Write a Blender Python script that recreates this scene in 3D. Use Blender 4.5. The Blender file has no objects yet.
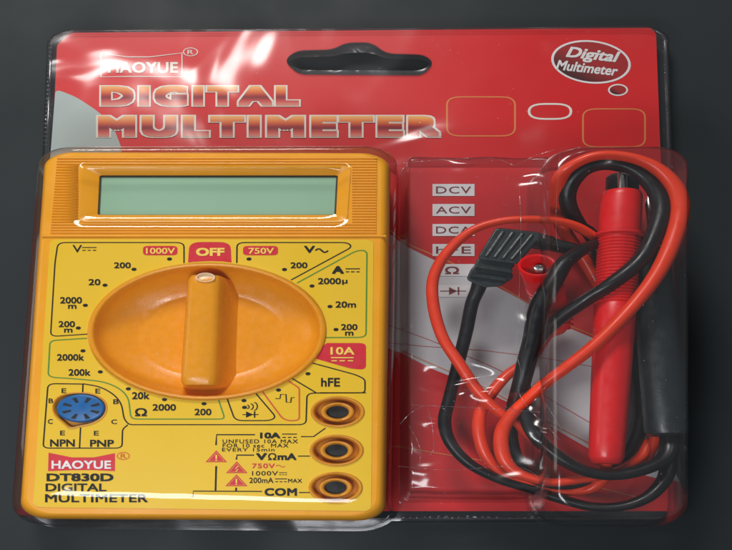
import bpy, math, random
from mathutils import Vector
random.seed(7)
# ------------------------------------------------------------------ camera geometry
W, H = 732.0, 550.0
F = 1100.0
TH = math.radians(11.5)
K = 0.0002            # one unit = 0.2 mm
SQ = 0.57             # depth proportion of everything lying on the table
CT, ST = math.cos(TH), math.sin(TH)
CAM = Vector((0, -F*ST, F*CT))
def P(px, py, z=0.0):
    u, v = px-W/2, -(py-H/2)
    d = Vector((u, v*CT+F*ST, v*ST-F*CT))
    t = (z-CAM.z)/d.z
    return CAM + d*t
scene = bpy.context.scene
COL = scene.collection
ORG = {}
# ------------------------------------------------------------------ object helpers
def tag(o, label=None, cat=None, group=None, kind=None):
    if label: o['label'] = label
    if cat: o['category'] = cat
    if group: o['group'] = group
    if kind: o['kind'] = kind
    return o
def thing(name, label, cat, at):
    o = bpy.data.objects.new(name, None); COL.objects.link(o)
    o.empty_display_size = 0.01
    o.location = at*K
    ORG[o.name] = at.copy()
    return tag(o, label, cat)
def root_of(o):
    while o.parent: o = o.parent
    return o
def mk(name, verts, faces, mat, parent=None, smooth=True, ang=40, label=None):
    me = bpy.data.meshes.new(name)
    off = ORG[root_of(parent).name] if parent else Vector((0,0,0))
    me.from_pydata([(Vector(v)-off)*K for v in verts], [], faces)
    mats = mat if isinstance(mat, (list, tuple)) else [mat]
    for m in mats: me.materials.append(m)
    me.update()
    if smooth:
        for p in me.polygons: p.use_smooth = True
        me.set_sharp_from_angle(angle=math.radians(ang))
    o = bpy.data.objects.new(name, me); COL.objects.link(o)
    if parent: o.parent = parent
    if label: o['label'] = label
    return o
class MB:
    def __init__(s): s.v = []; s.f = []
    def add(s, v, f):
        b = len(s.v); s.v += [Vector(q) for q in v]; s.f += [tuple(i+b for i in q) for q in f]; return s
    def build(s, name, mat, parent=None, **k): return mk(name, s.v, s.f, mat, parent, **k)
# ------------------------------------------------------------------ flat shapes from curves (pixels -> plane)
def curve_tris(curve):
    ob = bpy.data.objects.new('tmp', curve); COL.objects.link(ob)
    dg = bpy.context.evaluated_depsgraph_get()
    me = bpy.data.meshes.new_from_object(ob.evaluated_get(dg))
    v = [tuple(q.co) for q in me.vertices]; f = [tuple(p.vertices) for p in me.polygons]
    bpy.data.objects.remove(ob); bpy.data.meshes.remove(me); bpy.data.curves.remove(curve)
    return v, f
def fill2d(loops, ext=0.0, bev=0.0):
    c = bpy.data.curves.new('tmpc', 'CURVE'); c.dimensions = '2D'; c.fill_mode = 'BOTH'
    c.extrude = ext; c.bevel_depth = bev; c.bevel_resolution = 2
    for L in loops:
        s = c.splines.new('POLY'); s.points.add(len(L)-1)
        for i, q in enumerate(L): s.points[i].co = (q[0], -q[1], 0, 1)
        s.use_cyclic_u = True
    v, f = curve_tris(c)
    return [(a, -b, z) for a, b, z in v], f
def flat(loops, z, th=0.0, bev=0.0):
    """loops in photo pixels laid on height z (top) with thickness th"""
    v, f = fill2d(loops, th/2, bev)
    tot = th/2+bev
    return [P(a, b, z-tot+c) for a, b, c in v], f
def glyphs(s, bold=0.0, shear=0.0, space=1.0, nc=8):
    """lettering mesh in font space; weight added by stacking shifted copies a hair apart"""
    c = bpy.data.curves.new('tmpt', 'FONT'); c.body = s; c.size = 1; c.shear = shear
    c.space_character = space; c.resolution_u = 3; c.dimensions = '2D'; c.fill_mode = 'FRONT'
    v, f = curve_tris(c)
    if bold <= 0 or not v: return [(q[0], q[1], 0) for q in v], f
    V = []; F_ = []
    for k in range(nc):
        a = 2*math.pi*k/nc+math.pi/4; b = len(V)
        mx_ = max(abs(math.cos(a)), abs(math.sin(a))); V += [(q[0]+bold*.9*math.cos(a)/mx_, q[1]+bold*.9*math.sin(a)/mx_, k*.02) for q in v]; F_ += [tuple(i+b for i in g) for g in f]
    return V, F_
def text2d(s, box, bold=0.0, shear=0.0, space=1.0):
    v, f = glyphs(s, bold, shear, space)
    if not v: return [], []
    x0 = min(q[0] for q in v); x1 = max(q[0] for q in v); y0 = min(q[1] for q in v); y1 = max(q[1] for q in v)
    a, b, c2, d = box
    return [(a+(q[0]-x0)/(x1-x0)*(c2-a), d-(q[1]-y0)/(y1-y0)*(d-b), q[2]) for q in v], f
def smooth_poly(pts, r, closed=False, n=5):
    out = []; N = len(pts)
    for i in range(N):
        p = pts[i]
        rr = r[i] if isinstance(r, (list, tuple)) else r
        if (not closed and i in (0, N-1)) or rr <= 0: out.append((p[0], p[1])); continue
        a, b = pts[i-1], pts[(i+1) % N]
        def tow(q):
            dx, dy = q[0]-p[0], q[1]-p[1]; L = math.hypot(dx, dy) or 1; k = min(rr*math.hypot(dx/L, dy/L*SQ)/L, .49)
            return (p[0]+dx*k, p[1]+dy*k)
        A, B = tow(a), tow(b)
        for k in range(n+1):
            t = k/n; out.append(((1-t)**2*A[0]+2*t*(1-t)*p[0]+t*t*B[0], (1-t)**2*A[1]+2*t*(1-t)*p[1]+t*t*B[1]))
    return out
def ribbon(pts, w, closed=False):
    v = []; f = []; N = len(pts)
    for i in range(N):
        a = pts[(i-1) % N] if (closed or i > 0) else pts[i]
        b = pts[(i+1) % N] if (closed or i < N-1) else pts[i]
        dx, dy = b[0]-a[0], (b[1]-a[1])/SQ; L = math.hypot(dx, dy) or 1
        nx, ny = -dy/L*w/2, dx/L*w/2*SQ*1.15
        v += [(pts[i][0]+nx, pts[i][1]+ny, 0), (pts[i][0]-nx, pts[i][1]-ny, 0)]
    for i in range(N if closed else N-1):
        j = (i+1) % N; f.append((2*i, 2*i+1, 2*j+1, 2*j))
    return v, f
def ell(cx, cy, rx, ry, n=40, rot=0):
    c, s = math.cos(rot), math.sin(rot)
    return [(cx+rx*math.cos(2*math.pi*k/n)*c-ry*math.sin(2*math.pi*k/n)*s, cy+rx*math.cos(2*math.pi*k/n)*s+ry*math.sin(2*math.pi*k/n)*c) for k in range(n)]
def rrect(x0, y0, x1, y1, r): return smooth_poly([(x0,y0),(x1,y0),(x1,y1),(x0,y1)], r, True)
def prt(vf, z): return [P(q[0], q[1], z+q[2]) for q in vf[0]], vf[1]
# ------------------------------------------------------------------ lofts
def ring_quad(c, r, ins=(0,0,0,0), n=8):
    """c: four world xy corners TL,TR,BR,BL ; ins left,top,right,bottom"""
    L, T, R, B = ins
    q = [Vector((c[0][0]+L, c[0][1]-T)), Vector((c[1][0]-R, c[1][1]-T)), Vector((c[2][0]-R, c[2][1]+B)), Vector((c[3][0]+L, c[3][1]+B))]
    out = []
    for i in range(4):
        p = q[i]; a = q[i-1]-p; b = q[(i+1) % 4]-p
        ra = r*(SQ if i % 2 == 0 else 1); rb = r*(1 if i % 2 == 0 else SQ)
        a = a.normalized()*min(ra, a.length*.49); b = b.normalized()*min(rb, b.length*.49)
        for k in range(n+1):
            t = k/n*math.pi/2
            out.append(p+a*(1-math.sin(t))+b*(1-math.cos(t)))
    return out
def quadw(px4, z): return [P(x, y, z).xy for x, y in px4]
def loft(rings, cap_end=True, cap_start=False, ry=None):
    """rings: list of (list of xy, z)"""
    v = []; f = []; n = len(rings[0][0])
    for pts, z in rings: v += [Vector((p[0], p[1], z)) for p in pts]
    for k in range(len(rings)-1):
        for i in range(n):
            j = (i+1) % n; f.append((k*n+i, k*n+j, (k+1)*n+j, (k+1)*n+i))
    if cap_end: f.append(tuple(range((len(rings)-1)*n, len(rings)*n)))
    if cap_start: f.append(tuple(reversed(range(n))))
    return v, f
def ellw(cx, cy, z0, rx, ry, n=64):
    """ellipse in world xy, centre/radii given in pixels at height z0"""
    c = P(cx, cy, z0); ax = (P(cx+rx, cy, z0)-c).length; ay = (P(cx, cy-ry, z0)-c).length
    return lambda s, dy=0: [(c.x+ax*s*math.cos(2*math.pi*k/n), c.y+ay*s*math.sin(2*math.pi*k/n)) for k in range(n)]
# ------------------------------------------------------------------ tubes and lathes
def catmull(p, sub=8):
    out = []
    for i in range(len(p)-1):
        a, b, c, d = p[max(i-1,0)], p[i], p[i+1], p[min(i+2, len(p)-1)]
        for k in range(sub):
            t = k/sub
            out.append(tuple(.5*((2*b[j])+(-a[j]+c[j])*t+(2*a[j]-5*b[j]+4*c[j]-d[j])*t*t+(-a[j]+3*b[j]-3*c[j]+d[j])*t**3) for j in range(len(b))))
    out.append(tuple(p[-1])); return out
def tube(path, seg=16, sub=8, cap=True, raw=False):
    """path: (px, py, z, r). cross-section round before depth proportion"""
    pts = path if raw else catmull(path, sub)
    w = []
    if not raw: pts = [(q[0]+.5*math.sin(i*.37+path[0][0]), q[1]+.35*math.sin(i*.29+path[0][1]), q[2], q[3]*(1+.015*math.sin(i*.31))) for i, q in enumerate(pts)] if sub == 8 else pts
    for q in pts:
        c = P(q[0], q[1], q[2]); w.append((Vector((c.x, c.y/SQ, c.z)), q[3]))
    v = []; f = []; up = Vector((0.02, 0.01, 1))
    for i in range(len(w)):
        a = w[max(i-1,0)][0]; b = w[min(i+1,len(w)-1)][0]
        t = (b-a).normalized()
        s = t.cross(up)
        if s.length < .05: s = t.cross(Vector((0,1,0)))
        s.normalize(); u = s.cross(t).normalized()
        for k in range(seg):
            an = 2*math.pi*k/seg
            p = w[i][0]+(s*math.cos(an)+u*math.sin(an))*w[i][1]
            v.append(Vector((p.x, p.y*SQ, p.z)))
    for i in range(len(w)-1):
        for k in range(seg):
            j = (k+1) % seg; f.append((i*seg+k, i*seg+j, (i+1)*seg+j, (i+1)*seg+k))
    if cap: f.append(tuple(reversed(range(seg)))); f.append(tuple(range((len(w)-1)*seg, len(w)*seg)))
    return v, f
def lathe(A, B, prof, seg=28, cap=True):
    """A,B: (px,py,z); prof list of (t along 0..1, radius)"""
    wa, wb = P(*A), P(*B)
    a = Vector((wa.x, wa.y/SQ, wa.z)); b = Vector((wb.x, wb.y/SQ, wb.z)); t = (b-a).normalized()
    s = t.cross(Vector((0.02,0.01,1)))
    if s.length < .05: s = t.cross(Vector((0,1,0)))
    s.normalize(); u = s.cross(t)
    v = []; f = []
    for tt, r in prof:
        c = a.lerp(b, tt)
        for k in range(seg):
            an = 2*math.pi*k/seg; p = c+(s*math.cos(an)+u*math.sin(an))*r
            v.append(Vector((p.x, p.y*SQ, p.z)))
    for i in range(len(prof)-1):
        for k in range(seg):
            j = (k+1) % seg; f.append((i*seg+k, i*seg+j, (i+1)*seg+j, (i+1)*seg+k))
    if cap: f.append(tuple(reversed(range(seg)))); f.append(tuple(range((len(prof)-1)*seg, len(prof)*seg)))
    return v, f
# ------------------------------------------------------------------ materials
def nm(name):
    m = bpy.data.materials.new(name); m.use_nodes = True
    nt = m.node_tree; b = nt.nodes['Principled BSDF']; return m, nt, b
def N(nt, t, **k):
    n = nt.nodes.new(t)
    for a, b in k.items():
        if a in n.inputs: n.inputs[a].default_value = b
        else: setattr(n, a, b)
    return n
def coords(nt, scale):
    tc = N(nt, 'ShaderNodeTexCoord'); mp = N(nt, 'ShaderNodeMapping'); mp.inputs['Scale'].default_value = scale
    nt.links.new(tc.outputs['Object'], mp.inputs['Vector']); return mp.outputs['Vector']
def solid(name, col, rough=.4, spec=.5, metal=0, var=.12, scale=300, bump=0.0, bscale=2500, sss=0):
    m, nt, b = nm(name); L = nt.links.new
    v = coords(nt, (1,1,1))
    n = N(nt, 'ShaderNodeTexNoise', Scale=scale, Detail=4.0); L(v, n.inputs['Vector'])
    mx = N(nt, 'ShaderNodeMix', data_type='RGBA')
    mx.inputs[6].default_value = tuple(c*(1-var) for c in col)+(1,)
    mx.inputs[7].default_value = tuple(min(1, c*(1+var)) for c in col)+(1,)
    L(n.outputs['Fac'], mx.inputs[0]); L(mx.outputs[2], b.inputs['Base Color'])
    rn = N(nt, 'ShaderNodeTexNoise', Scale=scale*1.7, Detail=6.0); L(v, rn.inputs['Vector'])
    rm_ = N(nt, 'ShaderNodeMapRange'); L(rn.outputs['Fac'], rm_.inputs['Value']); rm_.inputs['From Min'].default_value = .3; rm_.inputs['From Max'].default_value = .7
    rm_.inputs['To Min'].default_value = max(.05, rough-.1); rm_.inputs['To Max'].default_value = rough+.12; L(rm_.outputs['Result'], b.inputs['Roughness'])
    b.inputs['Metallic'].default_value = metal
    b.inputs['Specular IOR Level'].default_value = spec
    if sss: b.inputs['Subsurface Weight'].default_value = sss; b.inputs['Subsurface Scale'].default_value = .002
    if bump:
        n2 = N(nt, 'ShaderNodeTexNoise', Scale=bscale, Detail=3.0); L(v, n2.inputs['Vector'])
        bp = N(nt, 'ShaderNodeBump', Strength=bump, Distance=.0002); L(n2.outputs['Fac'], bp.inputs['Height']); L(bp.outputs['Normal'], b.inputs['Normal'])
    return m
def clear(name, tint=(.96,.96,.97), f0=.05, rough=.06, wave=.25, wscale=60, haze=.008, dust=.22, dist=.004):
    m = bpy.data.materials.new(name); m.use_nodes = True; nt = m.node_tree; nt.nodes.clear(); L = nt.links.new
    out = N(nt, 'ShaderNodeOutputMaterial'); v = coords(nt, (1,1,1))
    tr = N(nt, 'ShaderNodeBsdfTransparent')
    lg = N(nt, 'ShaderNodeLayerWeight', Blend=.5); p2 = N(nt, 'ShaderNodeMath', operation='POWER'); L(lg.outputs['Facing'], p2.inputs[0]); p2.inputs[1].default_value = 2.0
    tm = N(nt, 'ShaderNodeMix', data_type='RGBA'); tm.inputs[6].default_value = tint+(1,); tm.inputs[7].default_value = (.60,.57,.59,1)
    L(p2.outputs[0], tm.inputs[0]); L(tm.outputs[2], tr.inputs[0])
    gl = N(nt, 'ShaderNodeBsdfGlossy', Roughness=rough)
    df = N(nt, 'ShaderNodeBsdfDiffuse'); df.inputs[0].default_value = (.85,.85,.87,1)
    n1 = N(nt, 'ShaderNodeTexNoise', Scale=wscale, Detail=2.0, Distortion=.6); L(v, n1.inputs['Vector'])
    bp = N(nt, 'ShaderNodeBump', Strength=wave, Distance=dist); L(n1.outputs['Fac'], bp.inputs['Height'])
    L(bp.outputs['Normal'], gl.inputs['Normal'])
    lw = N(nt, 'ShaderNodeLayerWeight', Blend=.5); L(bp.outputs['Normal'], lw.inputs['Normal'])
    pw = N(nt, 'ShaderNodeMath', operation='POWER'); L(lw.outputs['Facing'], pw.inputs[0]); pw.inputs[1].default_value = 3.0
    ma = N(nt, 'ShaderNodeMath', operation='MULTIPLY_ADD', use_clamp=True); L(pw.outputs[0], ma.inputs[0]); ma.inputs[1].default_value = .75; ma.inputs[2].default_value = f0
    # dust specks and smears
    vo = N(nt, 'ShaderNodeTexVoronoi', Scale=700.0); L(v, vo.inputs['Vector'])
    lt = N(nt, 'ShaderNodeMath', operation='LESS_THAN'); L(vo.outputs['Distance'], lt.inputs[0]); lt.inputs[1].default_value = .06
    n3 = N(nt, 'ShaderNodeTexNoise', Scale=130.0); L(v, n3.inputs['Vector'])
    gt = N(nt, 'ShaderNodeMath', operation='GREATER_THAN'); L(n3.outputs['Fac'], gt.inputs[0]); gt.inputs[1].default_value = .56
    mu = N(nt, 'ShaderNodeMath', operation='MULTIPLY'); L(lt.outputs[0], mu.inputs[0]); L(gt.outputs[0], mu.inputs[1])
    mu2 = N(nt, 'ShaderNodeMath', operation='MULTIPLY_ADD'); L(mu.outputs[0], mu2.inputs[0]); mu2.inputs[1].default_value = dust; 
    n4 = N(nt, 'ShaderNodeTexNoise', Scale=35.0, Detail=5.0); L(v, n4.inputs['Vector'])
    hz = N(nt, 'ShaderNodeMath', operation='MULTIPLY'); L(n4.outputs['Fac'], hz.inputs[0]); hz.inputs[1].default_value = haze*2; L(hz.outputs[0], mu2.inputs[2])
    m1 = N(nt, 'ShaderNodeMixShader'); L(mu2.outputs[0], m1.inputs[0]); L(tr.outputs[0], m1.inputs[1]); L(df.outputs[0], m1.inputs[2])
    m2 = N(nt, 'ShaderNodeMixShader'); L(ma.outputs[0], m2.inputs[0]); L(m1.outputs[0], m2.inputs[1]); L(gl.outputs[0], m2.inputs[2])
    L(m2.outputs[0], out.inputs['Surface']); return m
M = {}
M['table'] = solid('table_grey', (.021,.026,.029), rough=.55, spec=.22, var=.16, scale=25, bump=.05, bscale=5000)
M['orange'] = solid('orange_plastic', (.86,.36,.010), rough=.36, var=.07, scale=160, bump=.10, bscale=2200)
M['dial'] = solid('dial_orange_plastic', (.78,.30,.010), rough=.28, var=.09, scale=500, bump=.10, bscale=3000)
M['lip'] = clear('hazy_light_strip_plastic', tint=(.7,.74,.78), wave=.5, wscale=120, f0=.08, haze=.05, rough=.3)  # hazy plastic for the added strip that looks lit inside the hole
M['mark_glint'] = solid('pale_marker_glint', (.85,.62,.40), rough=.12)  # pale colour stands in for a bright reflection on the blister
M['jack'] = solid('jack_orange', (.66,.26,.01), rough=.35)
M['yellow'] = solid('yellow_label', (.80,.50,.010), rough=.45, var=.05, scale=40)
M['ink'] = solid('black_ink', (.007,.008,.005), rough=.55, spec=.3)
M['green'] = solid('green_ink', (.07,.24,.02), rough=.5)
M['redink'] = solid('red_ink', (.62,.014,.03), rough=.45)
M['redline'] = solid('red_line_ink', (.62,.09,.01), rough=.5)
M['yellowink'] = solid('yellow_ink', (.9,.62,.10), rough=.5)
M['white'] = solid('white_ink', (.78,.76,.74), rough=.5)
M['lcd'] = solid('lcd_green', (.27,.46,.31), rough=.35, var=.03, scale=30)
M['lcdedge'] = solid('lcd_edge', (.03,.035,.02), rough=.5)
M['blue'] = solid('blue_plastic', (.003,.11,.33), rough=.4)
M['black'] = solid('black_plastic', (.008,.008,.009), rough=.5)
M['hole'] = solid('hole_black', (.003,.003,.003), rough=.6)
M['rubber'] = solid('black_rubber', (.007,.007,.008), rough=.36, spec=.4, bump=.05)
M['plugblack'] = solid('black_moulded_plastic', (.016,.024,.026), rough=.38, bump=.3, bscale=1500)
M['probeblack'] = solid('black_probe_plastic', (.014,.020,.023), rough=.38, bump=.1)
M['redcable'] = solid('red_cable', (.82,.048,.012), rough=.33, spec=.5, var=.05)
M['redprobe'] = solid('red_probe_plastic', (.72,.010,.012), rough=.35, var=.08)
M['metal'] = solid('nickel', (.6,.58,.55), rough=.25, metal=1)
M['cardred'] = solid('card_red', (.68,.008,.009), rough=.36, var=.22, scale=18)
M['cardgrey'] = solid('card_grey_print', (.66,.655,.65), rough=.4, var=.2, scale=30)
M['cardpale'] = solid('card_pale_print', (.42,.49,.46), rough=.4, var=.1, scale=30)
M['cream'] = solid('cream_print', (.80,.75,.66), rough=.5)
M['maroon'] = solid('maroon_print', (.20,.012,.012), rough=.5)
M['tan'] = solid('orange_print', (.75,.22,.05), rough=.5)
M['thinred'] = solid('thin_red_print', (.6,.05,.04), rough=.5)
M['clear'] = clear('clear_blister_plastic', wave=.17, wscale=30, f0=.04, haze=.003)
M['cover'] = clear('clear_wavy_plastic', wave=1.0, dist=.0065, wscale=30, f0=.05, haze=.009, rough=.17)
M['leadclear'] = clear('clear_lead_plastic', tint=(.965,.955,.965), wave=.6, dist=.004, wscale=35, f0=.05, haze=.010, rough=.15)
M['crimp'] = clear('clear_crimped_plastic', tint=(.8,.83,.85), wave=.6, wscale=300, f0=.08, haze=.02, rough=.15)
def grad_title():
    m, nt, b = nm('title_gradient_print'); L = nt.links.new
    tc = N(nt, 'ShaderNodeTexCoord'); sp = N(nt, 'ShaderNodeSeparateXYZ'); L(tc.outputs['Generated'], sp.inputs[0])
    r = N(nt, 'ShaderNodeValToRGB'); L(sp.outputs['Y'], r.inputs[0]); e = r.color_ramp.elements
    e[0].position = 0; e[0].color = (.75,.30,.22,1); e[1].position = 1; e[1].color = (.95,.50,.16,1)
    for p, c in ((.25,(.62,.06,.05,1)), (.42,(.22,.008,.012,1)), (.52,(.42,.015,.015,1)), (.72,(.80,.17,.03,1))):
        q = e.new(p); q.color = c
    L(r.outputs[0], b.inputs['Base Color']); b.inputs['Roughness'].default_value = .35; return m
M['title'] = grad_title()
def grad_badge():
    m, nt, b = nm('badge_gradient_print'); L = nt.links.new
    tc = N(nt, 'ShaderNodeTexCoord'); sp = N(nt, 'ShaderNodeSeparateXYZ'); L(tc.outputs['Generated'], sp.inputs[0])
    ad = N(nt, 'ShaderNodeMath', operation='ADD'); L(sp.outputs['X'], ad.inputs[0]); L(sp.outputs['Y'], ad.inputs[1])
    r = N(nt, 'ShaderNodeValToRGB'); L(ad.outputs[0], r.inputs[0]); e = r.color_ramp.elements
    e[0].position = .45; e[0].color = (.07,.008,.008,1); e[1].position = 1.25; e[1].color = (.38,.015,.015,1)
    L(r.outputs[0], b.inputs['Base Color']); b.inputs['Roughness'].default_value = .35; return m
M['badge'] = grad_badge()

# ================================================================== table
ZT = -20.0
tv = [(-2600,-2200,ZT),(2600,-2200,ZT),(2600,2600,ZT),(-2600,2600,ZT)]
tag(mk('table_surface', tv, [(0,1,2,3)], M['table'], smooth=False), kind='structure')

# ================================================================== package : card and clear plastic
pack = thing('blister_package', 'red printed cardboard-backed clear plastic package holding the meter and the leads', 'package', P(366, 300, ZT))
ZC = 0.0
card_px = smooth_poly([(57,45),(70,33),(650,28),(656,33),(674,511),(36,511)], [4,6,2,5,2,2], True)
hole = smooth_poly([(285,60),(298,47),(337,47),(349,43),(371,43),(384,52),(420,54),(434,60),(425,72),(300,74)], [9,9,9,7,7,9,9,9,9,9], True)
hole = smooth_poly([(284,61),(296,51),(333,50),(346,43),(372,43),(386,54),(424,55),(434,63),(424,76),(298,75)], 9, True)
card = MB().add(*flat([card_px, hole], ZC, 2.2)).build('backing_card', M['cardred'], pack, ang=30)
zp = [ZC+.25]
def pr(name, shapes, mat, parent=card, z=None, label=None):
    m = MB()
    for s in shapes: m.add(*prt(s, zp[0] if z is None else z))
    return m.build(name, mat, parent, smooth=False, label=label)
# swoosh areas
pale = smooth_poly([(55.5,89),(76,97),(96,110),(112,124),(122,149),(118,200),(47,200)], 8, True)
pr('pale_corner_print', [fill2d([pale])], M['cardpale'])
sw = smooth_poly([(380,226),(405,246),(438,262),(478,277),(520,299),(562,325),(600,341),(640,352),(667,362),(672,482),(640,474),(600,455),(560,432),(520,408),(470,384),(430,368),(400,352),(380,346)], 12, True)
pr('silver_band_print', [fill2d([sw])], M['cardgrey'])
zp[0] += .25
pr('curved_line_print', [ribbon(smooth_poly([(380,342),(420,346),(480,350),(545,358),(600,368),(668,380)],12), .9),
    ribbon(smooth_poly([(380,322),(430,340),(500,370),(560,405),(640,452)],12), .9)], M['thinred'])
pr('gold_line_print', [ribbon(smooth_poly([(380,222),(405,243),(450,262),(500,286),(560,322),(610,342),(668,360)],12), 1.6),
    ribbon(smooth_poly([(400,350),(480,385),(560,428),(640,470)],12), 1.2),
    ribbon([(395,446),(480,460),(560,478),(650,500)], 1.4)], M['tan'])
# title
def outlined(s, box, bold, grow):
    v0, f0 = glyphs(s, bold, 0, 1.27, 8); v1, f1 = glyphs(s, bold+grow, 0, 1.27, 16)
    x0 = min(q[0] for q in v0); x1 = max(q[0] for q in v0); y0 = min(q[1] for q in v0); y1 = max(q[1] for q in v0)
    a, b, c, d = box
    mp = lambda q: (a+(q[0]-x0)/(x1-x0)*(c-a), d-(q[1]-y0)/(y1-y0)*(d-b), q[2])
    bk = pr('title_outline', [([mp(q) for q in v1], f1)], M['cream'])
    zp[0] += .45
    pr('title_word', [([mp(q) for q in v0], f0)], M['title'])
    zp[0] -= .45
outlined('DIGITAL', (101,86,299,106), .075, .046)
outlined('MULTIMETER', (98,116,440,137), .075, .046)
# brand outline on card
bow = [(101,53),(127,57),(150,57),(182,53),(182,77),(150,76.5),(127,76.5),(101,77)]
pr('brand_mark', [ribbon(bow, 1.3, True), text2d('HAOYUE', (108,62,178,73), bold=.03, space=1.05), ribbon(ell(190.5,52,7,4), 1.0, True), text2d('R', (187.5,50,193.5,54.4))], M['cream'])
# badge
zp[0] = ZC+.25
rt = math.radians(6)
pr('round_badge', [fill2d([ell(591,62,40,21.5,rot=rt), ell(591,62,37.5,19.8,rot=rt)]), fill2d([ell(618,90,10,6), ell(618,90,8.3,4.7)])], M['white'])
pr('round_badge', [fill2d([ell(591,62,37.5,19.8,rot=rt)])], M['badge'])
pr('round_badge', [fill2d([ell(618,90,8.3,4.7)])], M['badge'])
zp[0] += .25
def tilt(vf, cx, cy, a):
    c, s = math.cos(a), math.sin(a)
    return [(cx+(q[0]-cx)*c-(q[1]-cy)*s, cy+(q[0]-cx)*s+(q[1]-cy)*c, q[2]) for q in vf[0]], vf[1]
pr('badge_writing', [tilt(text2d('Digital', (566,49,620,63), bold=.03, shear=.3), 592, 56, rt), tilt(text2d('Multimeter', (556,63,618,73), bold=.025, shear=.25), 587, 68, rt)], M['white'])
zp[0] = ZC+.25
pr('rounded_box_print', [ribbon(rrect(447,97,515,136,14), 1.8, True), ribbon(rrect(583,109,645,147,14), 1.8, True)], M['tan'])
pr('pill_box_print', [ribbon(rrect(529,104,571,119,16), 2.6, True)], M['cream'])
# function labels
zp[0] = ZC+.75
FL = [('DCV',184,196),('ACV',204,216),('DCA',224,236),('hFE',244,256),('\u03a9',264,276),('',285,297)]
for s, a, b in FL:
    zp[0] = ZC+.75
    pr('function_panel', [fill2d([[(432.5,a),(474.5,a),(474.5,b),(432.5,b)]])], M['cream'] if s in ('x',) else M['white'])
    zp[0] = ZC+1.0
    if s == '\u03a9': g = [text2d(s, (445,a+2.5,459,b-2), bold=.02)]
    elif s: g = [text2d(s, (436,a+2.5,471,b-2.5), bold=.004, space=1.1)]
    else: g = [ribbon([(440,291),(466,291)], 1.2), fill2d([[(449,287),(449,295),(457,291)]]), ribbon([(458.5,287),(458.5,295)], 1.6)]
    pr('function_writing', g, M['maroon'])

# clear tray flange (covers card, folded down at the edges)
fl = [(46,29),(670,25),(686,522),(26,522)]
def fl_ring(ins, z, zz=3.0): return (ring_quad(quadw(fl, zz), 26, (ins,ins*SQ,ins,ins*SQ)), z)
fv, ff = loft([fl_ring(-3, ZT+.6), fl_ring(-1, ZT+1.2), fl_ring(0, -8), fl_ring(0.5,-1), fl_ring(3, 2.6), fl_ring(6, 3.4)], cap_end=False)
flm = MB().add(fv, ff)
zf = 3.4
top = ring_quad(quadw(fl, 3.0), 26, (6,6*SQ,6,6*SQ))
def w2l(pts): return [(p[0], -p[1]) for p in pts]
MBQ = [(38,147),(398,146),(391,528),(9,525)]       # meter blister silhouette at its shoulder
ZB = 98.0
def mring(i, z, m=(1,1,1,1)): return (ring_quad(quadw(MBQ, 82), 30-min(i,0), (i*m[0], i*SQ*m[1], i*m[2], i*SQ*m[3])), z)
LTQ = [(543,148),(688,147),(688,527),(543,525)]     # tall lead blister
LMQ = [(404,157),(556,157),(556,500),(404,492)]     # lower middle blister
mh = mring(-9, 3.4)[0]
lh = ring_quad(quadw(LTQ, 84), 30, (-7,-5,-7,-5))
v, f = fill2d([w2l(top), w2l(mh)])
# grid sheet for the flange so that it can carry real creases
flm.add([Vector((a, -b, zf)) for a, b, c in v], f)
flm.build('plastic_cover', M['cover'], pack, ang=60)
hw0 = [P(x, y, ZC) for x, y in hole]; hc = P(359, 57, ZC)
MB().add(*loft([([p.xy for p in hw0], 2.0), ([p.xy for p in hw0], -1.0), ([(hc.x+(p.x-hc.x)*.985, hc.y+(p.y-hc.y)*.86) for p in hw0], -7.0), ([(hc.x+(p.x-hc.x)*.97, hc.y+(p.y-hc.y)*.55) for p in hw0], -9.0)], cap_end=False)).build('hole_light_strip', M['lip'], pack, ang=60)  # added sloped lip, catches light to imitate the lit table in the hole
rim = [Vector((p[0], p[1], 2.0)) for p in top]
def rimtube(loop, r):
    n = len(loop); v = []; f = []; seg = 8
    for i in range(n):
        t = (loop[(i+1) % n]-loop[i-1]); t = Vector((t.x, t.y/SQ, 0)).normalized(); s_ = Vector((t.y, -t.x, 0))
        for k in range(seg):
            a = 2*math.pi*k/seg; q = s_*math.cos(a)*r; v.append(loop[i]+Vector((q.x, q.y*SQ, math.sin(a)*r)))
    for i in range(n):
        for k in range(seg): f.append((i*seg+k, i*seg+(k+1) % seg, ((i+1) % n)*seg+(k+1) % seg, ((i+1) % n)*seg+k))
    return v, f
cover = bpy.data.objects['plastic_cover']
MB().add(*rimtube([Vector((p[0], p[1], 3.6)) for p in top], 2.0)).build('rolled_edge', M['cover'], cover, ang=80)
# crimped bead strips
cm = MB()
def bead(px, py, z, r):
    c = P(px, py, z)
    rings = [([(c.x+r*math.cos(a*math.pi/4)*k, c.y+r*SQ*math.sin(a*math.pi/4)*k) for a in range(8)], z+h) for k, h in ((1,0),(.8,1.0),(.4,1.5))]
    cm.add(*loft(rings))
for i in range(26): bead(50.5-i*.22, 40+i*4.2, 3.5, 2.6)
cm.build('crimped_edge', M['crimp'], pack); cm = MB()
for i in range(22): bead(396+i*7.2, 517.5, 3.5, 3.2)
cm.build('crimped_edge', M['crimp'], pack); cm = MB()
for i in range(28): bead(663+i*.25, 36+i*4.1, 3.5, 1.6)
cm.build('crimped_edge', M['crimp'], pack)

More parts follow.
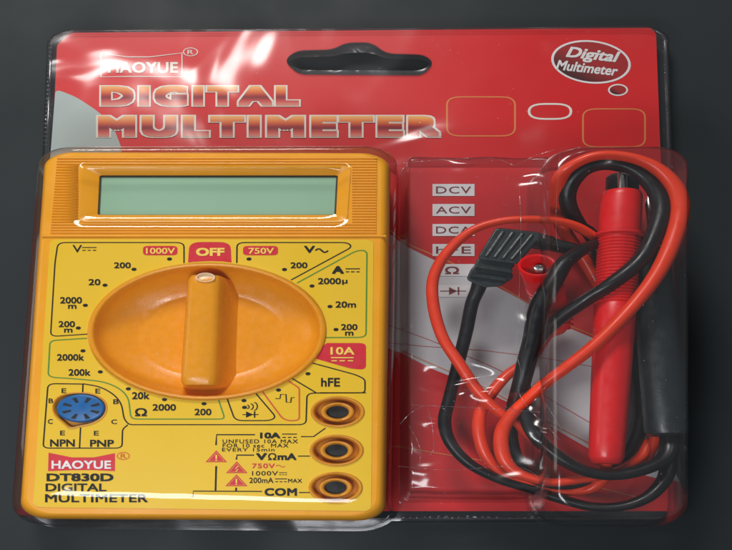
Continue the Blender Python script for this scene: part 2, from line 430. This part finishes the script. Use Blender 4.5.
# meter blister: walls, rounded shoulder, flat top with dimple over the display
rings = [mring(-11, 3.6), mring(-9, 5), mring(-5, 9), mring(-2, 30), mring(0, 70)]
for k in range(1, 10):
    t = k/9*math.pi/2
    rings.append(mring(15*(1-math.cos(t)), 70+(ZB-70)*math.sin(t), (1,1,1,3.5)))
DQ = [(78,163),(350,163),(344,222),(74,222)]
def dring(i, z): return (ring_quad(quadw(DQ, ZB), 16, (i,i*SQ*.3+1,i,i*SQ)), z)
for k in range(1, 3):
    A = rings[-1][0] if k == 1 else base; base = A
prev = rings[-1]
D0 = dring(-10, ZB)
for t in (.25,.5,.75):
    rings.append(([Vector(a).lerp(Vector(b), t) for a, b in zip(prev[0], D0[0])], ZB))
rings.append(D0)
for k in range(1, 9):
    t = k/8; rings.append(dring(-10+22*t, ZB-6.5*(t*t*(3-2*t))))
rings.append(dring(20, ZB-6.5))
MB().add(*loft(rings)).build('meter_blister', M['clear'], pack, ang=75)
# tall lead blister
def lring(i, z, m=(1,1,1,1)): return (ring_quad(quadw(LTQ, 84), 34, (i*m[0], i*SQ*m[1], i*m[2], i*SQ*m[3])), z)
rings = [lring(-5,3.8), lring(-3, 6), lring(-1, 30), lring(0,74)]
for k in range(1, 9):
    t = k/8*math.pi/2; rings.append(lring(13*(1-math.cos(t)), 74+(102-74)*math.sin(t), (1.2,1.2,.7,1.6)))
for i in (24, 34, 46, 60): rings.append(lring(i, 102+1.5*math.sin(i)))
MB().add(*loft(rings)).build('lead_blister', M['leadclear'], pack, ang=75)
# middle lead blister with dented top (grid)
def smst(t): t = max(0, min(1, t)); return t*t*(3-2*t)
DENTS = [(456,383,34,9,-12),(486,389,22,8,9),(515,402,16,8,-8),(545,432,14,8,6),(440,422,14,6,4),(520,178,18,8,-6),(470,170,22,6,5),(470,300,30,30,-2),(528,330,8,30,3),(420,200,10,60,2),(492,330,10,14,2.5),(430,470,18,8,4),(505,470,20,8,-4)]
gv = []; gf = []; nx, ny = 110, 170
for j in range(ny+1):
    for i in range(nx+1):
        px = 401+(548-401)*i/nx; py = 154+(503-154)*j/ny
        e = smst((px-401)/9)*smst((py-154)/9)*smst((503-py)/14)
        z = 4+62*e
        for dx, dy, sx, sy, a in DENTS: z += a*e*math.exp(-((px-dx)/sx)**2-((py-dy)/sy)**2)
        z += e*1.2*math.sin(px*.09+py*.05)+e*.7*math.sin(py*.21-px*.13)
        gv.append(P(px, py, z) if False else Vector((P(px,py,50).x, P(px,py,50).y, z)))
for j in range(ny):
    for i in range(nx):
        a = j*(nx+1)+i; gf.append((a, a+1, a+nx+2, a+nx+1))
mk('middle_blister', gv, gf, M['leadclear'], pack, ang=80)

def crease(pts, z, r=.28):
    return tube([(x, y, z, r) for x, y in pts], seg=6, sub=5)
M['crease'] = clear('creased_plastic', tint=(.9,.9,.9), f0=.12, rough=.3, haze=.04, wave=.6, wscale=300)
cr = MB()
for pts, z in (([(400,424),(412,412),(428,405),(445,409)], 67), ([(428,409),(432,425),(434,447),(430,455)], 66), ([(412,405),(480,408),(540,412)], 66),
    ([(515,352),(521,372),(519,392),(530,410),(545,424),(560,440)], 67), ([(545,402),(556,420),(563,432)], 100), ([(398,466),(450,470),(510,466),(535,474),(543,486)], 62),
    ([(406,420),(420,448),(418,470)], 40), ([(519,187),(521,230),(519,300),(518,345)], 67.5),
    ([(402,163),(440,160),(490,158),(515,166)], 66), ([(515,166),(535,156),(560,149),(590,147)], 70), ([(560,155),(557,185),(556,230),(558,250)], 98)):
    cr.add(*crease(pts, z))
cr.build('crease', M['crease'], pack)
# ================================================================== multimeter
meter = thing('digital_multimeter', 'orange handheld digital multimeter with yellow face and round dial, under the large left blister', 'multimeter', P(205, 380, 2))
CQ = [(43,151),(391,152),(386,521),(17,519)]
ZF = 86.0
def cring(i, z): return (ring_quad(quadw(CQ, 80), 26, (i, i*SQ, i, i*SQ)), z)
rings = [cring(3, 1.4), cring(0, 4), cring(0, 68)]
for k in range(1, 8):
    t = k/7*math.pi/2; rings.append(cring(9*(1-math.cos(t)), 68+(ZF-68)*math.sin(t)))
cv, cf = loft(rings, cap_end=False, cap_start=True)
topring = rings[-1][0]
# openings in the front face (pixels at ZF)
WIN = [(83,167),(349,167),(345,221),(80,221)]
win_l = w2l(ring_quad(quadw(WIN, ZF), 8))
dial_e = ellw(207, 331, ZF, 118.5, 67)
jcs = [(337.5,411.8),(336.5,450.3),(335.5,487.5)]
jack_e = [ellw(x, y, ZF, 26.5, 15) for x, y in jcs]
soc = smooth_poly([(52,405),(58,396),(72,392.5),(92,393),(105,400),(108,409),(103,418),(92,424),(80,426),(70,429),(64,423),(54,415)], 9, True)
soc_w = [P(x, y, ZF) for x, y in soc]
loops = [w2l(topring), win_l, w2l(dial_e(1)), w2l([p.xy for p in soc_w])]+[w2l(e(1)) for e in jack_e]
v, f = fill2d(loops)
case = MB().add(cv, cf).add([Vector((a, -b, ZF)) for a, b, c in v], f)
case.build('case', M['orange'], meter, ang=50)
case = bpy.data.objects['case']
# ribbed display surround
rb = MB()
def bar(xa, xb, y, h=2.0, w=2.0):
    pts = []
    for x in (xa, xb):
        for dy, dz in ((-w/2,0),(-w*.28,h*.8),(0,h),(w*.28,h*.8),(w/2,0)): pts.append(P(x, y+dy, ZF+.1+dz))
    rb.add(pts, [(k,k+1,k+6,k+5) for k in range(4)]+[(0,1,2,3,4),(9,8,7,6,5)])
y = 158.0
while y < 233:
    l = 57-(y-158)*.09; r = 377-(y-158)*.01
    if 164 < y < 223: bar(l, 78, y, 1.3, 1.9); bar(352, r, y, 1.3, 1.9)
    else: bar(l, r, y, 1.3, 1.9)
    y += 2.75
bar(42, 386, 236, 1.6, 2.4)
rb.build('ribbed_panel', M['orange'], meter, ang=80)
# ridge under the ribbed area (seam between display housing and face)
# window recess and display
wq = quadw(WIN, ZF); iq = quadw([(99,174.5),(338,174.5),(336,214.5),(97,214.5)], ZF-4)
rec = [(ring_quad(wq, 8, (-2.5,-1.5,-2.5,-1.5)), ZF+.2), (ring_quad(wq, 8, (-1.5,-1,-1.5,-1)), ZF+.8), (ring_quad(wq, 8), ZF+.6), (ring_quad(iq, 3, (-1,-1,-1,-1)), ZF-5), (ring_quad(iq, 3), ZF-6), (ring_quad(iq, 2), ZF-9)]
MB().add(*loft(rec, cap_end=False)).build('display_frame', M['orange'], meter, ang=35)
scr = mk('display', [Vector((p[0], p[1], ZF-8)) for p in ring_quad(iq, 1, (-2,-2,-2,-2))], [tuple(range(36))], M['lcd'], meter, smooth=False)
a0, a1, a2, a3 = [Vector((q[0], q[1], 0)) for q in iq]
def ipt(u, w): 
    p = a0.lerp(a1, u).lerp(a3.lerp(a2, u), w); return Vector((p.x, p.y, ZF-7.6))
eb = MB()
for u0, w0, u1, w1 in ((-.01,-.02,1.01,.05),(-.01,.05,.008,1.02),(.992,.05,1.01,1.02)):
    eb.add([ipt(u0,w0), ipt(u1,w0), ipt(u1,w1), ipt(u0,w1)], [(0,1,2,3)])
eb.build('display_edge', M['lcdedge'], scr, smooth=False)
# yellow face label
ZL = ZF+.5
LQ = [(50,239),(373.5,239.5),(371,511),(33,507)]
lab = w2l(ring_quad(quadw(LQ, ZL), 7))
dl = ellw(207, 331, ZL, 119.5, 67.8)
lj = [ellw(x, y, ZL, 27, 15.4) for x, y in jcs]
v, f = fill2d([lab, w2l(dl(1)), w2l([P(x, y, ZL).xy for x, y in soc])]+[w2l(e(1)) for e in lj])
face = MB().add([Vector((a, -b, ZL)) for a, b, c in v], f).build('face_label', M['yellow'], meter, smooth=False)
zl = ZL+.25
def fp(name, shapes, mat, z=None): return pr(name, shapes, mat, face, zl if z is None else z)
def T(s, x0, y0, x1, y1, mat='ink', bold=.022, name='range_marking', z=None, **k):
    return fp(name, [text2d(s, (x0,y0,x1,y1), bold=bold, **k)], M[mat], z)
def tilde(x0, x1, yc, a, w=1.6):
    return ribbon([(x0+(x1-x0)*k/12, yc-a*math.sin(2*math.pi*k/12)) for k in range(13)], w)
def dcbars(x0, x1, ya, yb, w=1.3):
    r = [ribbon([(x0,ya),(x1,ya)], w)]; L = (x1-x0)
    for k in range(3): r.append(ribbon([(x0+L*(.02+.36*k), yb),(x0+L*(.02+.36*k+.24), yb)], w))
    return r
def line(pts, mat='ink', w=1.5, r=5, name='border_line'): return fp(name, [ribbon(smooth_poly(pts, r), w)], M[mat])
# volts dc
line([(184,263),(184,242.5),(58,242.5),(55,262),(50.5,336.5),(88,334)], r=8, w=1.4)
fp('range_marking', [text2d('V', (72.5,245,82,252.5), bold=.01)]+dcbars(82,96.5,247.5,250.3), M['ink'])
fp('red_panel', [fill2d([rrect(143,246,177.5,255.2,5)])], M['redink']); T('1000V', 146,247.8,175,253.8, 'yellowink', .02, z=zl+.25)
for s, *b in [('200',114,262.3,130.8,268.3),('20',88.5,279,100.5,285.3),('2000',60,297,82,303.6),('m',68,304.8,76.5,308.8),('200',58.5,321,75,327.2),('m',64,328.6,72.5,332.6),
              ('2000k',57,354,84,360.7),('200k',68.5,369,90.5,375.8),('20k',132,392,149.5,399.3),('2000',152.5,404,176,410.7),('200',194.5,408.6,211.5,415.3),('\u03a9',135,408,147,416.2),
              ('200',290.5,262.3,307.5,268.3),('2000',318,278,341,284.3),('\u03bc',342,279.8,347.5,284.8),('20m',335.5,301.3,356,307.7),('200',341,324,357.5,330.2),('m',345,331.6,353.5,335.6),('hFE',321,377.8,340,386.6)]:
    T(s, *b, bold=.028)
dots = [(169.5,259),(134,269.3),(105,285.2),(85.3,305.3),(78.3,328),(83,350.8),(100.3,371.8),(128.3,388.8),(164.5,399.5),(204,403.7),(249,259),(284.5,269.5),(312,286),(330,306.5),(336,329.5),(308,373.7),(278.5,390),(244,400.5),(244.5,407.3)]
for x, y in dots: fp('position_dot', [fill2d([ell(x, y, 2.6, 1.6, 16)])], M['ink'])
# ohm border
line([(87,338.2),(50,340.5),(48,377),(80,379),(108,382),(128,394),(131,419),(225,419),(218,398)], 'green', r=[0,7,8,16,14,16,7,6,0], w=1.5)
# transistor border
line([(83,384),(48,383.5),(43,448),(122,448),(122.5,429),(128,424.6)], r=[0,8,7,7,5,0]); line([(83,383.7),(103,387),(121,400),(124,419),(129,424.6),(306,424.6),(307,393),(366,392.7)], r=[0,14,20,8,4,8,8,0])
line([(83,383.7),(82.6,393)]); line([(80.5,427.5),(79.5,448)])
for s, *b in [('E',61.5,388.3,66.3,393),('E',95.3,388.6,100.3,393.4),('B',48.5,398.4,53.3,403),('B',113.2,399.2,118.8,404),('C',47.8,419,52.8,423.8),('C',111.2,419.4,117,424),('E',60,430.6,65,435.2),('E',93.8,430.8,98.8,435.4)]:
    T(s, *b, bold=.018, name='pin_letter')
T('NPN', 50,439.3,74.8,446.6, bold=.03, name='pin_letter'); T('PNP', 90,439.7,114,446.8, bold=.03, name='pin_letter')
# off
off = smooth_poly([(188,262.5),(189.5,242),(230.5,242),(231.5,262.5),(222,261.3),(210,261),(198,261.5)], [0,12,12,0,0,0,0], True)
fp('red_panel', [fill2d([off])], M['redink']); T('OFF', 196,247.8,224.5,256, 'yellowink', .045, z=zl+.25)
# volts ac
line([(236.8,263),(237,242.5),(348,242.5),(352,247),(291,280)], r=[0,8,8,5,0])
fp('red_panel', [fill2d([rrect(243,246,278,255.2,5)])], M['redink']); T('750V', 248.5,247.8,274,253.8, 'yellowink', .02, z=zl+.25)
fp('range_marking', [text2d('V', (304,245.8,315,253), bold=.03), tilde(315.5,328,250.6,1.8,2.0)], M['ink'])
# amps dc
line([(297,283),(357,250.3),(367,250.5),(366,337.3),(325,337.5)], 'green', r=[0,7,8,8,0])
fp('range_marking', [text2d('A', (332,266,344,273.8), bold=.05)]+dcbars(345.5,360,268.8,271.8,1.5), M['ink'])
ten = smooth_poly([(327,343),(366,343),(366,370),(350,368.3),(312,357.5),(318,352),(324,345)], [0,7,8,0,0,0,0], True)
fp('red_panel', [fill2d([ten])], M['redink'])
fp('range_marking', [text2d('10A', (330.5,347,354.5,354.6), bold=.025, space=1.05)]+dcbars(331,353.5,357.6,360.7,1.6), M['yellowink'], zl+.25)
line([(312.5,363),(355,374.5),(365,379),(365,392.7),(320,392.7)], r=[0,4,5,5,0]); line([(316,392.6),(292,378.3)])
# square wave box
line([(287,380),(299.3,388),(299.3,420.5),(284,420.5),(262,391)], 'redline', r=[0,3,6,8,0], w=1.7)
fp('wave_symbol', [ribbon([(275.5,398.5),(280,398.5),(280.6,394.3),(286,394.3),(286.4,402.3),(290.8,402.3),(291.3,397.5),(294.5,397.5)], 1.4)], M['ink'])
line([(227,398),(235,420.5),(270,420.5),(276,417),(255.5,393)], r=[0,8,6,5,0])
fp('diode_symbol', [ribbon([(242.5,414.5),(258.5,414.5)],1.2), fill2d([[(246,411.3),(246,417.6),(253.3,414.5)]]), ribbon([(254.6,411.2),(254.6,417.6)],1.5)], M['ink'])
fp('buzzer_symbol', [ribbon([(247+3.6*k+ (2.2+.5*k)*math.sin(t*math.pi/6)*1.0, 406.8-1.2*k*.2-(1.8+1.1*k)*math.cos(t*math.pi/6)) for t in range(0,7)], 1.3) for k in range(3)], M['ink'])
# brand and model
bt = [(48.5,452.6),(72,457.3),(94,457.3),(115,453),(115,471),(94,470),(72,470),(48,471)]
fp('brand_mark', [fill2d([bt])], M['redink']); T('HAOYUE', 51.5,460.4,111,468.8, 'white', .03, 'brand_mark', z=zl+.25, space=1.05)
fp('brand_mark', [ribbon(ell(123.3,455.8,6,3.6,24),1.0,True), text2d('R',(120.5,453.6,126.3,458), bold=.01)], M['redline'])
T('DT830D', 46.5,473.3,113.5,481.2, bold=.04, name='model_writing'); T('DIGITAL', 45.5,483.3,106.5,491.3, bold=.028, name='model_writing'); T('MULTIMETER', 45,494,148,502.3, bold=.028, name='model_writing', space=1.03)
# input text
fp('input_writing', [text2d('10A', (260,432.4,280.5,438.4), bold=.05)]+dcbars(282,297,434,437.3,1.4), M['ink'])
line([(216,445),(216.6,434.6),(255,434.6)], r=0, w=1.8); line([(301,436.5),(313.5,436.5),(325.5,428)], r=0)
T('UNFUSED 10A MAX', 222.5,439.3,298,443.2, bold=.012, name='input_writing', space=1.15); T('FOR 10 sec  MAX', 222.5,443.6,288.5,447.4, bold=.012, name='input_writing', space=1.15); T('EVERY 15min', 222,447.9,274.5,451.4, bold=.012, name='input_writing', space=1.15)
T('V', 256,453,267,460, bold=.045, name='input_writing'); T('\u03a9', 268,453,276.5,460, bold=.02, name='input_writing'); T('mA', 277.5,453.2,296.5,460, bold=.045, name='input_writing')
line([(236.4,459.5),(237,455),(254,455)], r=0, w=1.8); line([(298,456),(310,456)], r=0)
T('750V', 252,463.4,275,468.2, 'redink', .02, 'input_writing', space=1.1); fp('input_writing', [tilde(276,285,466,1.0,1.1)], M['redline'])
T('1000V', 252,471,278,475.4, bold=.01, name='input_writing', space=1.1); fp('input_writing', dcbars(279,287,472.6,474.6,1.0), M['ink'])
T('200mA', 249.3,477.5,273.5,483, bold=.015, name='input_writing'); fp('input_writing', dcbars(275,287,478.8,481.6,1.2), M['ink']); T('MAX', 288,478.7,302,482.6, bold=.02, name='input_writing', space=1.1)
line([(216.2,466),(215.5,490.5)], r=0, w=1.9); line([(236.2,487.5),(236,490.8)], r=0, w=1.8)
line([(190,497),(193,496.5),(193.2,491),(262,491.3)], r=0); T('COM', 264.5,488,297,495.8, bold=.045, name='input_writing', space=1.08); line([(299,492.4),(310,492.4)], r=0)
def warn(x0, x1, y0, y1, bolt=False):
    xm = (x0+x1)/2
    tri = [(xm,y0),(x1,y1),(x0,y1)]; cy = y0+(y1-y0)*.64
    ins = [(xm+(p[0]-xm)*.80, cy+(p[1]-cy)*.80) for p in tri]; ins2 = [(xm+(p[0]-xm)*.70, cy+(p[1]-cy)*.70) for p in tri]
    fp('warning_triangle', [fill2d([tri, ins]), fill2d([ins2])], M['redink'])
    yb = y1-2.2
    if bolt: g = [ribbon([(xm+1.5,cy-3),(xm-1.4,cy+.2),(xm+1.4,cy+.2),(xm-1,cy+2.8)], 1.0)]
    else: g = [ribbon([(xm,cy-3),(xm,cy+1)], 1.5), fill2d([ell(xm, cy+2.3, .9, .6, 10)])]
    fp('warning_triangle', g, M['yellowink'], zl+.25)
warn(205.5,227,450.3,462); warn(226,247.5,461.3,473, True); warn(225.3,247.5,474.3,486)
# jacks
for (x, y), e in zip(jcs, lj):
    r = [(e(1.0), ZF-.5), (e(1.0), ZL+1.0), (e(.96), ZL+1.6), (e(.90), ZL+1.4), (e(.84), ZL-1), (e(.80), ZF-9), (e(.64), ZF-9), (e(.62), ZL-.5), (e(.58), ZL+.8), (e(.50), ZL+.8), (e(.42), ZL-1.2), (e(.41), ZF-6)]
    j = MB().add(*loft(r, cap_end=False)).build('input_jack', M['jack'], meter, ang=60)
    MB().add(*loft([(e(.42), ZF-4.2), (e(.0), ZF-4.2)], cap_end=False)).build('jack_hole', M['hole'], j, smooth=False)
# transistor socket
well = [(([P(x, y, ZL).xy for x, y in soc]), ZL+.8)]
cw = P(80, 409, ZL).xy
def sc(s): return [(cw[0]+(P(x,y,ZL).x-cw[0])*s, cw[1]+(P(x,y,ZL).y-cw[1])*s) for x, y in soc]
sk = MB().add(*loft([(sc(1.02), ZF-.5), (sc(1.02), ZL+1.0), (sc(.97), ZL+1.2), (sc(.93), ZL-.3), (sc(.90), ZF-4), (sc(0.2), ZF-4)])).build('socket_surround', M['jack'], meter, ang=50)
be = ellw(81, 408.2, ZL, 24, 14)
sb = MB().add(*loft([(be(1), ZF-4), (be(1), ZL+1.4), (be(.96), ZL+2.4), (be(.88), ZL+2.8), (be(.05), ZL+2.8)])).build('transistor_socket', M['blue'], meter, ang=50)
c0 = P(81, 408.2, ZL+3.1)
sm = MB(); ax = be(1)[0][0]-c0.x; ay = ax*SQ*1.0
for k in range(8):
    a = math.radians(22+45*k); d = Vector((math.cos(a), math.sin(a))); n_ = Vector((-d.y, d.x))
    pts = [d*.46+n_*.06, d*.84+n_*.10, d*.84-n_*.10, d*.46-n_*.06]
    sm.add([Vector((c0.x+p.x*ax, c0.y+p.y*ay, ZL+3.05)) for p in pts], [(0,1,2,3)])
sm.build('contact_slot', M['hole'], sb, smooth=False)
# dial
e = ellw(207, 331, ZL, 119, 67.4)
prof = [(1.0,ZF-.5),(1.0,ZL+2.2),(.985,ZL+3.4),(.965,ZL+3.6),(.955,ZL+3.2),(.945,ZL+1.0),(.93,ZL-5),(.90,ZL-11),(.85,ZL-15),(.78,ZL-18.5),(.70,ZL-21.5),(.64,ZL-24),(.61,ZL-24.5),(.57,ZL-24),(.3,ZL-23.5),(.02,ZL-23.5)]
dial = MB().add(*loft([(e(s), z) for s, z in prof])).build('dial', M['dial'], meter, ang=50)
# pointer bar across the dial
ct, cb = P(212, 272, ZL), P(206, 390, ZL)
kb = MB(); nk = 26
prof_x = [(-1.0,0),(-.98,.45),(-.94,.78),(-.84,.94),(-.66,.99),(-.2,1.0),(.1,.985),(.27,.95),(.38,.86),(.50,.66),(.66,.38),(.84,.14),(1.0,0)]
for i in range(nk+1):
    t = i/nk; c = ct.lerp(cb, t)
    end = min(t, 1-t)/.09; hw = math.sqrt(max(0.0, 1-(1-min(1, end))**2)); hw = max(hw, .02)
    zt = (ZL+9)*1.0-(1-hw)*12
    for x, zz in prof_x:
        kb.v.append(Vector((c.x+x*(23+1.6*t)*(.45+.55*hw), c.y, (ZL-25)+(zt-(ZL-25))*zz*min(1, hw*1.5+.05))))
m_ = len(prof_x)
for i in range(nk):
    for k in range(m_-1): kb.f.append((i*m_+k, (i+1)*m_+k, (i+1)*m_+k+1, i*m_+k+1))
kb.f.append(tuple(range(m_))); kb.f.append(tuple(reversed(range(nk*m_, nk*m_+m_))))
knob = kb.build('pointer_bar', M['dial'], dial, ang=45)
pe = ellw(205.5, 277.5, ZL+9, 10, 4.8, 32)
MB().add(*loft([(pe(1), ZL+7.8), (pe(.97), ZL+9.9), (pe(.82), ZL+9.9), (pe(.74), ZL+8.0), (pe(.1), ZL+7.7)])).build('pointer_mark_glint', M['mark_glint'], dial, ang=40)  # pointer mark as a pale ring, with the blister's reflection painted in

# ================================================================== test leads
red = thing('red_test_lead', 'coiled red test lead with its red probe and plug inside the right blister', 'test lead', P(560, 400, 2))
blk = thing('black_test_lead', 'coiled black test lead with its black probe and ribbed plug inside the right blister', 'test lead', P(560, 440, 2))
# red probe
A, B = (622,193,56), (606,464,56)
pf = [(.155,20.5),(.158,23.4),(.167,23.4),(.171,20.3)]
t = .178
while t < .42: pf += [(t, 19.9-t*2), (t+.004, 21.4-t*2), (t+.008, 21.4-t*2), (t+.0115, 19.9-t*2)]; t += .0122
pf += [(.43,20.2),(.5,20.0),(.7,18.9),(.93,17.2),(.975,16.6),(.995,14),(1.0,10),(1.0,0)]
probe = MB().add(*lathe(A, B, pf, cap=False, seg=12)).build('probe_handle', M['redprobe'], red, ang=50)
MB().add(*lathe(A, B, [(0,0.0),(0,18.2),(.008,19.4),(.02,19.9),(.15,20.2),(.157,20.2)], cap=False, seg=40)).build('probe_collar', M['redprobe'], probe, ang=35)
MB().add(*lathe((622.5,193,58), (622.5,166,62), [(0,5),(.7,5),(.9,3.5),(1,1)])).build('probe_tip', M['metal'], red)
def cable(pts, mat, parent, sub=8): return MB().add(*tube(pts, 18, sub)).build('cable', mat, parent, ang=80)
cable([(606,462,50,6.5),(604,478,40,6.5),(585,490,30,6.5),(545,490,28,6.5),(508,478,30,6.5),(488,458,34,6.5),(479,435,36,6.5),(481,412,36,6.5),(491,393,34,6.5),(508,375,32,6.5),(530,358,28,6.5),(546,337,24,6.5),(558,331,22,6.5),(563,324,24,6.5)], M['redcable'], red)
cable([(600,240,40,6),(580,228,52,6),(556,221,58,6),(528,219,60,5.8),(498,222,58,5.8),(470,232,54,5.8),(447,252,48,6),(434,278,44,6),(433,305,44,6),(443,337,46,6.2),(459,364,48,6.5),(477,389,48,6.5),(497,411,46,6.5),(522,428,40,6.5),(548,448,30,6.5),(575,468,22,6.5),(612,478,20,6.5),(642,462,22,6.5),(656,435,24,6.5),(650,400,20,6.5),(620,330,14,6.5),(590,270,14,7),(562,225,24,8),(557,195,50,8),(563,174,72,7.5),(580,161,82,7),(605,155.5,86,7),(636,159,86,7.5),(662,172,86,8.3),(678,195,86,9),(678,225,86,9),(663,263,86,8.5),(638,300,84,8),(602,338,80,7.6),(566,368,72,7.2),(537,390,62,7),(514,412,56,7),(502,434,54,7.5),(503,456,54,7.5),(518,473,54,7),(548,482,54,6.5),(580,479,50,6.5),(610,474,40,6.5),(640,458,28,6.5),(650,440,22,6)], M['redcable'], red)
# red plug: slanted round shroud, open end facing up
def disc(cx, cy, z, r, n=36):
    c = P(cx, cy, z); return ([(c.x+r*math.cos(2*math.pi*k/n), c.y+r*SQ*math.sin(2*math.pi*k/n)) for k in range(n)], z)
def pc(t): return (537.5+t*17, 265+t*50, 72-t*46)
def pd(t, r, dz=0): x, y, z = pc(t); return disc(x, y, z+dz, r)
prf = [(.40,.5),(.40,8),(.30,11.5),(.02,15.2),(-.005,16.2),(-.01,17.6),(.01,18.6),(.04,18.9),(.10,18.6),(.20,18.4),(.42,18.2)]
for k in range(5): prf += [(.46+.10*k,17.6-k*.8),(.47+.10*k,19-k*.9),(.51+.10*k,19-k*.9),(.52+.10*k,15-k*.8)]
prf += [(1.0,10),(1.02,.5)]
plug = MB().add(*loft([pd(t, r) for t, r in prf], cap_end=True)).build('banana_plug', M['redprobe'], red, ang=40)
MB().add(*loft([pd(.40,5.5), pd(.08,5.5), pd(.05,4.6), pd(.03,3)])).build('plug_pin', M['metal'], plug)
MB().add(*lathe((560,314,30), (563,330,24), [(0,12),(.12,12),(.15,9),(.28,9),(.31,11.5),(.43,11.5),(.46,8.5),(.6,8.5),(.63,11),(.75,11),(.78,8),(1,7)])).build('strain_relief', M['redprobe'], plug, ang=35)
# black probe
MB().add(*lathe((648,236,42), (668,436,46), [(0,9),(.02,12),(.1,15),(.12,18),(.3,19.5),(.6,21),(.97,22),(.99,21),(1,17),(1,0)], seg=14)).build('probe_handle', M['probeblack'], blk, ang=30)
MB().add(*lathe((651,238,40), (648,196,40), [(0,5),(.8,4),(1,1)])).build('probe_tip', M['metal'], blk)
MB().add(*lathe((622,199,42), (622.5,176,44), [(0,16),(.9,16),(1,14)])).build('tip_cap', M['black'], blk)
cable([(670,432,44,9),(668,452,50,9.5),(652,466,56,9),(625,474,58,8.6),(595,473,60,8.4),(566,462,62,8.2),(545,446,60,8),(530,425,56,8),(523,400,52,8),(524,372,48,8.3),(531,348,46,8.5),(552,325,50,8.5),(582,302,62,8.6),(612,284,76,8.8),(640,260,80,9.2),(656,232,80,9.6),(661,208,78,9.8),(653,186,76,9.4),(634,171,74,8.8),(608,165,72,8.6),(584,170,68,8.6),(571,184,60,8.8),(568,204,50,8.8),(578,224,36,8.5),(594,240,24,8),(612,300,18,8),(630,350,16,8),(639,385,18,8),(641,420,20,8),(628,450,22,7.8),(602,474,24,7.4),(570,486,28,7),(540,482,30,7),(519,465,32,7),(511,438,36,7.3),(513,410,44,7.8),(523,378,56,9),(531,345,62,9.8),(537,316,66,10),(546,293,70,10),(557,275,72,9.6),(567,261,70,9),(584,248,62,8),(604,243,44,7.2),(628,243,32,7)], M['rubber'], blk)
cable([(483,268,46,8.5),(478,288,42,7.6),(472,305,38,7.0),(465,335,34,6.6),(457,370,32,6.4),(449,398,32,6.4),(445,422,34,6.4),(451,444,36,6.5),(470,464,36,6.6),(498,479,34,6.6),(532,489,32,6.8),(560,499,34,7),(590,506,38,7.2),(622,506,42,7.4),(648,497,46,7.6),(664,480,44,7.8),(668,460,38,8),(668,440,34,8)], M['rubber'], blk)
# black plug
pb = MB()
pb.add(*flat([smooth_poly([(497,229),(541,234),(517,263),(479,258)], 4, True)], 60, 22, 1.5))
pg = pb.build('banana_plug', M['plugblack'], blk, ang=35)
rm = MB()
for k in (.16,.38,.60,.82):
    x0, y0 = 497+44*k, 229+5*k; x1, y1 = 479+38*k, 258+5*k
    rm.add(*tube([(x0-.8, y0+2, 59.4, 2.4), (x1+1.5, y1-2.5, 59.4, 2.4)], seg=8, sub=1))
rm.build('grip_rib', M['plugblack'], pg, ang=40)
MB().add(*flat([smooth_poly([(479,259),(514,264),(509,270),(512,277),(500,285),(484,286),(468,279),(472,270),(476,266)], 3, True)], 56, 16, 1.5)).add(*tube([(476,266,58,4),(512,272,58,4)],8,1)).add(*tube([(471,275,56,4),(506,280,56,4)],8,1)).build('strain_relief', M['plugblack'], pg, ang=35)
MB().add(*lathe((528,239,46), (576,250,44), [(0,13),(.45,12.5),(.46,10.5),(.98,9.5),(1,7),(1,0)])).build('plug_sleeve', M['black'], pg)
MB().add(*lathe((574,249.6,44), (592,253.5,43), [(0,4),(.9,4),(1,2)])).build('plug_pin', M['metal'], pg)

# ================================================================== light
w = bpy.data.worlds.new('World'); scene.world = w; w.use_nodes = True
bg = w.node_tree.nodes['Background']; bg.inputs[0].default_value = (.80,.90,1.0,1); bg.inputs[1].default_value = .13
def area(name, loc, target, sx, sy, power, col=(1,1,1)):
    l = bpy.data.lights.new(name, 'AREA'); l.shape = 'RECTANGLE'; l.size = sx*K; l.size_y = sy*K; l.energy = power; l.color = col
    o = bpy.data.objects.new(name, l); COL.objects.link(o); o.location = Vector(loc)*K
    o.rotation_euler = (Vector(target)-Vector(loc)).to_track_quat('-Z', 'Y').to_euler(); return o
area('window_light', (-450, 1500, 1500), (0,0,0), 800, 450, 1.25, (1,.97,.93))
area('room_light', (-232, -425, 760), (-60,-100,0), 520, 130, .14, (.95,.98,1))
area('side_light', (-1500, 100, 700), (0,0,0), 500, 700, .10, (1,.98,.95))
# ================================================================== camera
cd = bpy.data.cameras.new('camera'); co = bpy.data.objects.new('camera', cd); COL.objects.link(co)
co.location = CAM*K; co.rotation_euler = (TH, 0, 0)
cd.sensor_width = 36; cd.lens = F/W*36; cd.clip_start = .01; cd.clip_end = 20
scene.camera = co
scene.view_settings.view_transform = 'Standard'; scene.view_settings.look = 'None'; scene.view_settings.exposure = 0.15
cy = scene.cycles
cy.use_denoising = True; cy.transparent_max_bounces = 24; cy.max_bounces = 8; cy.caustics_reflective = False; cy.caustics_refractive = False
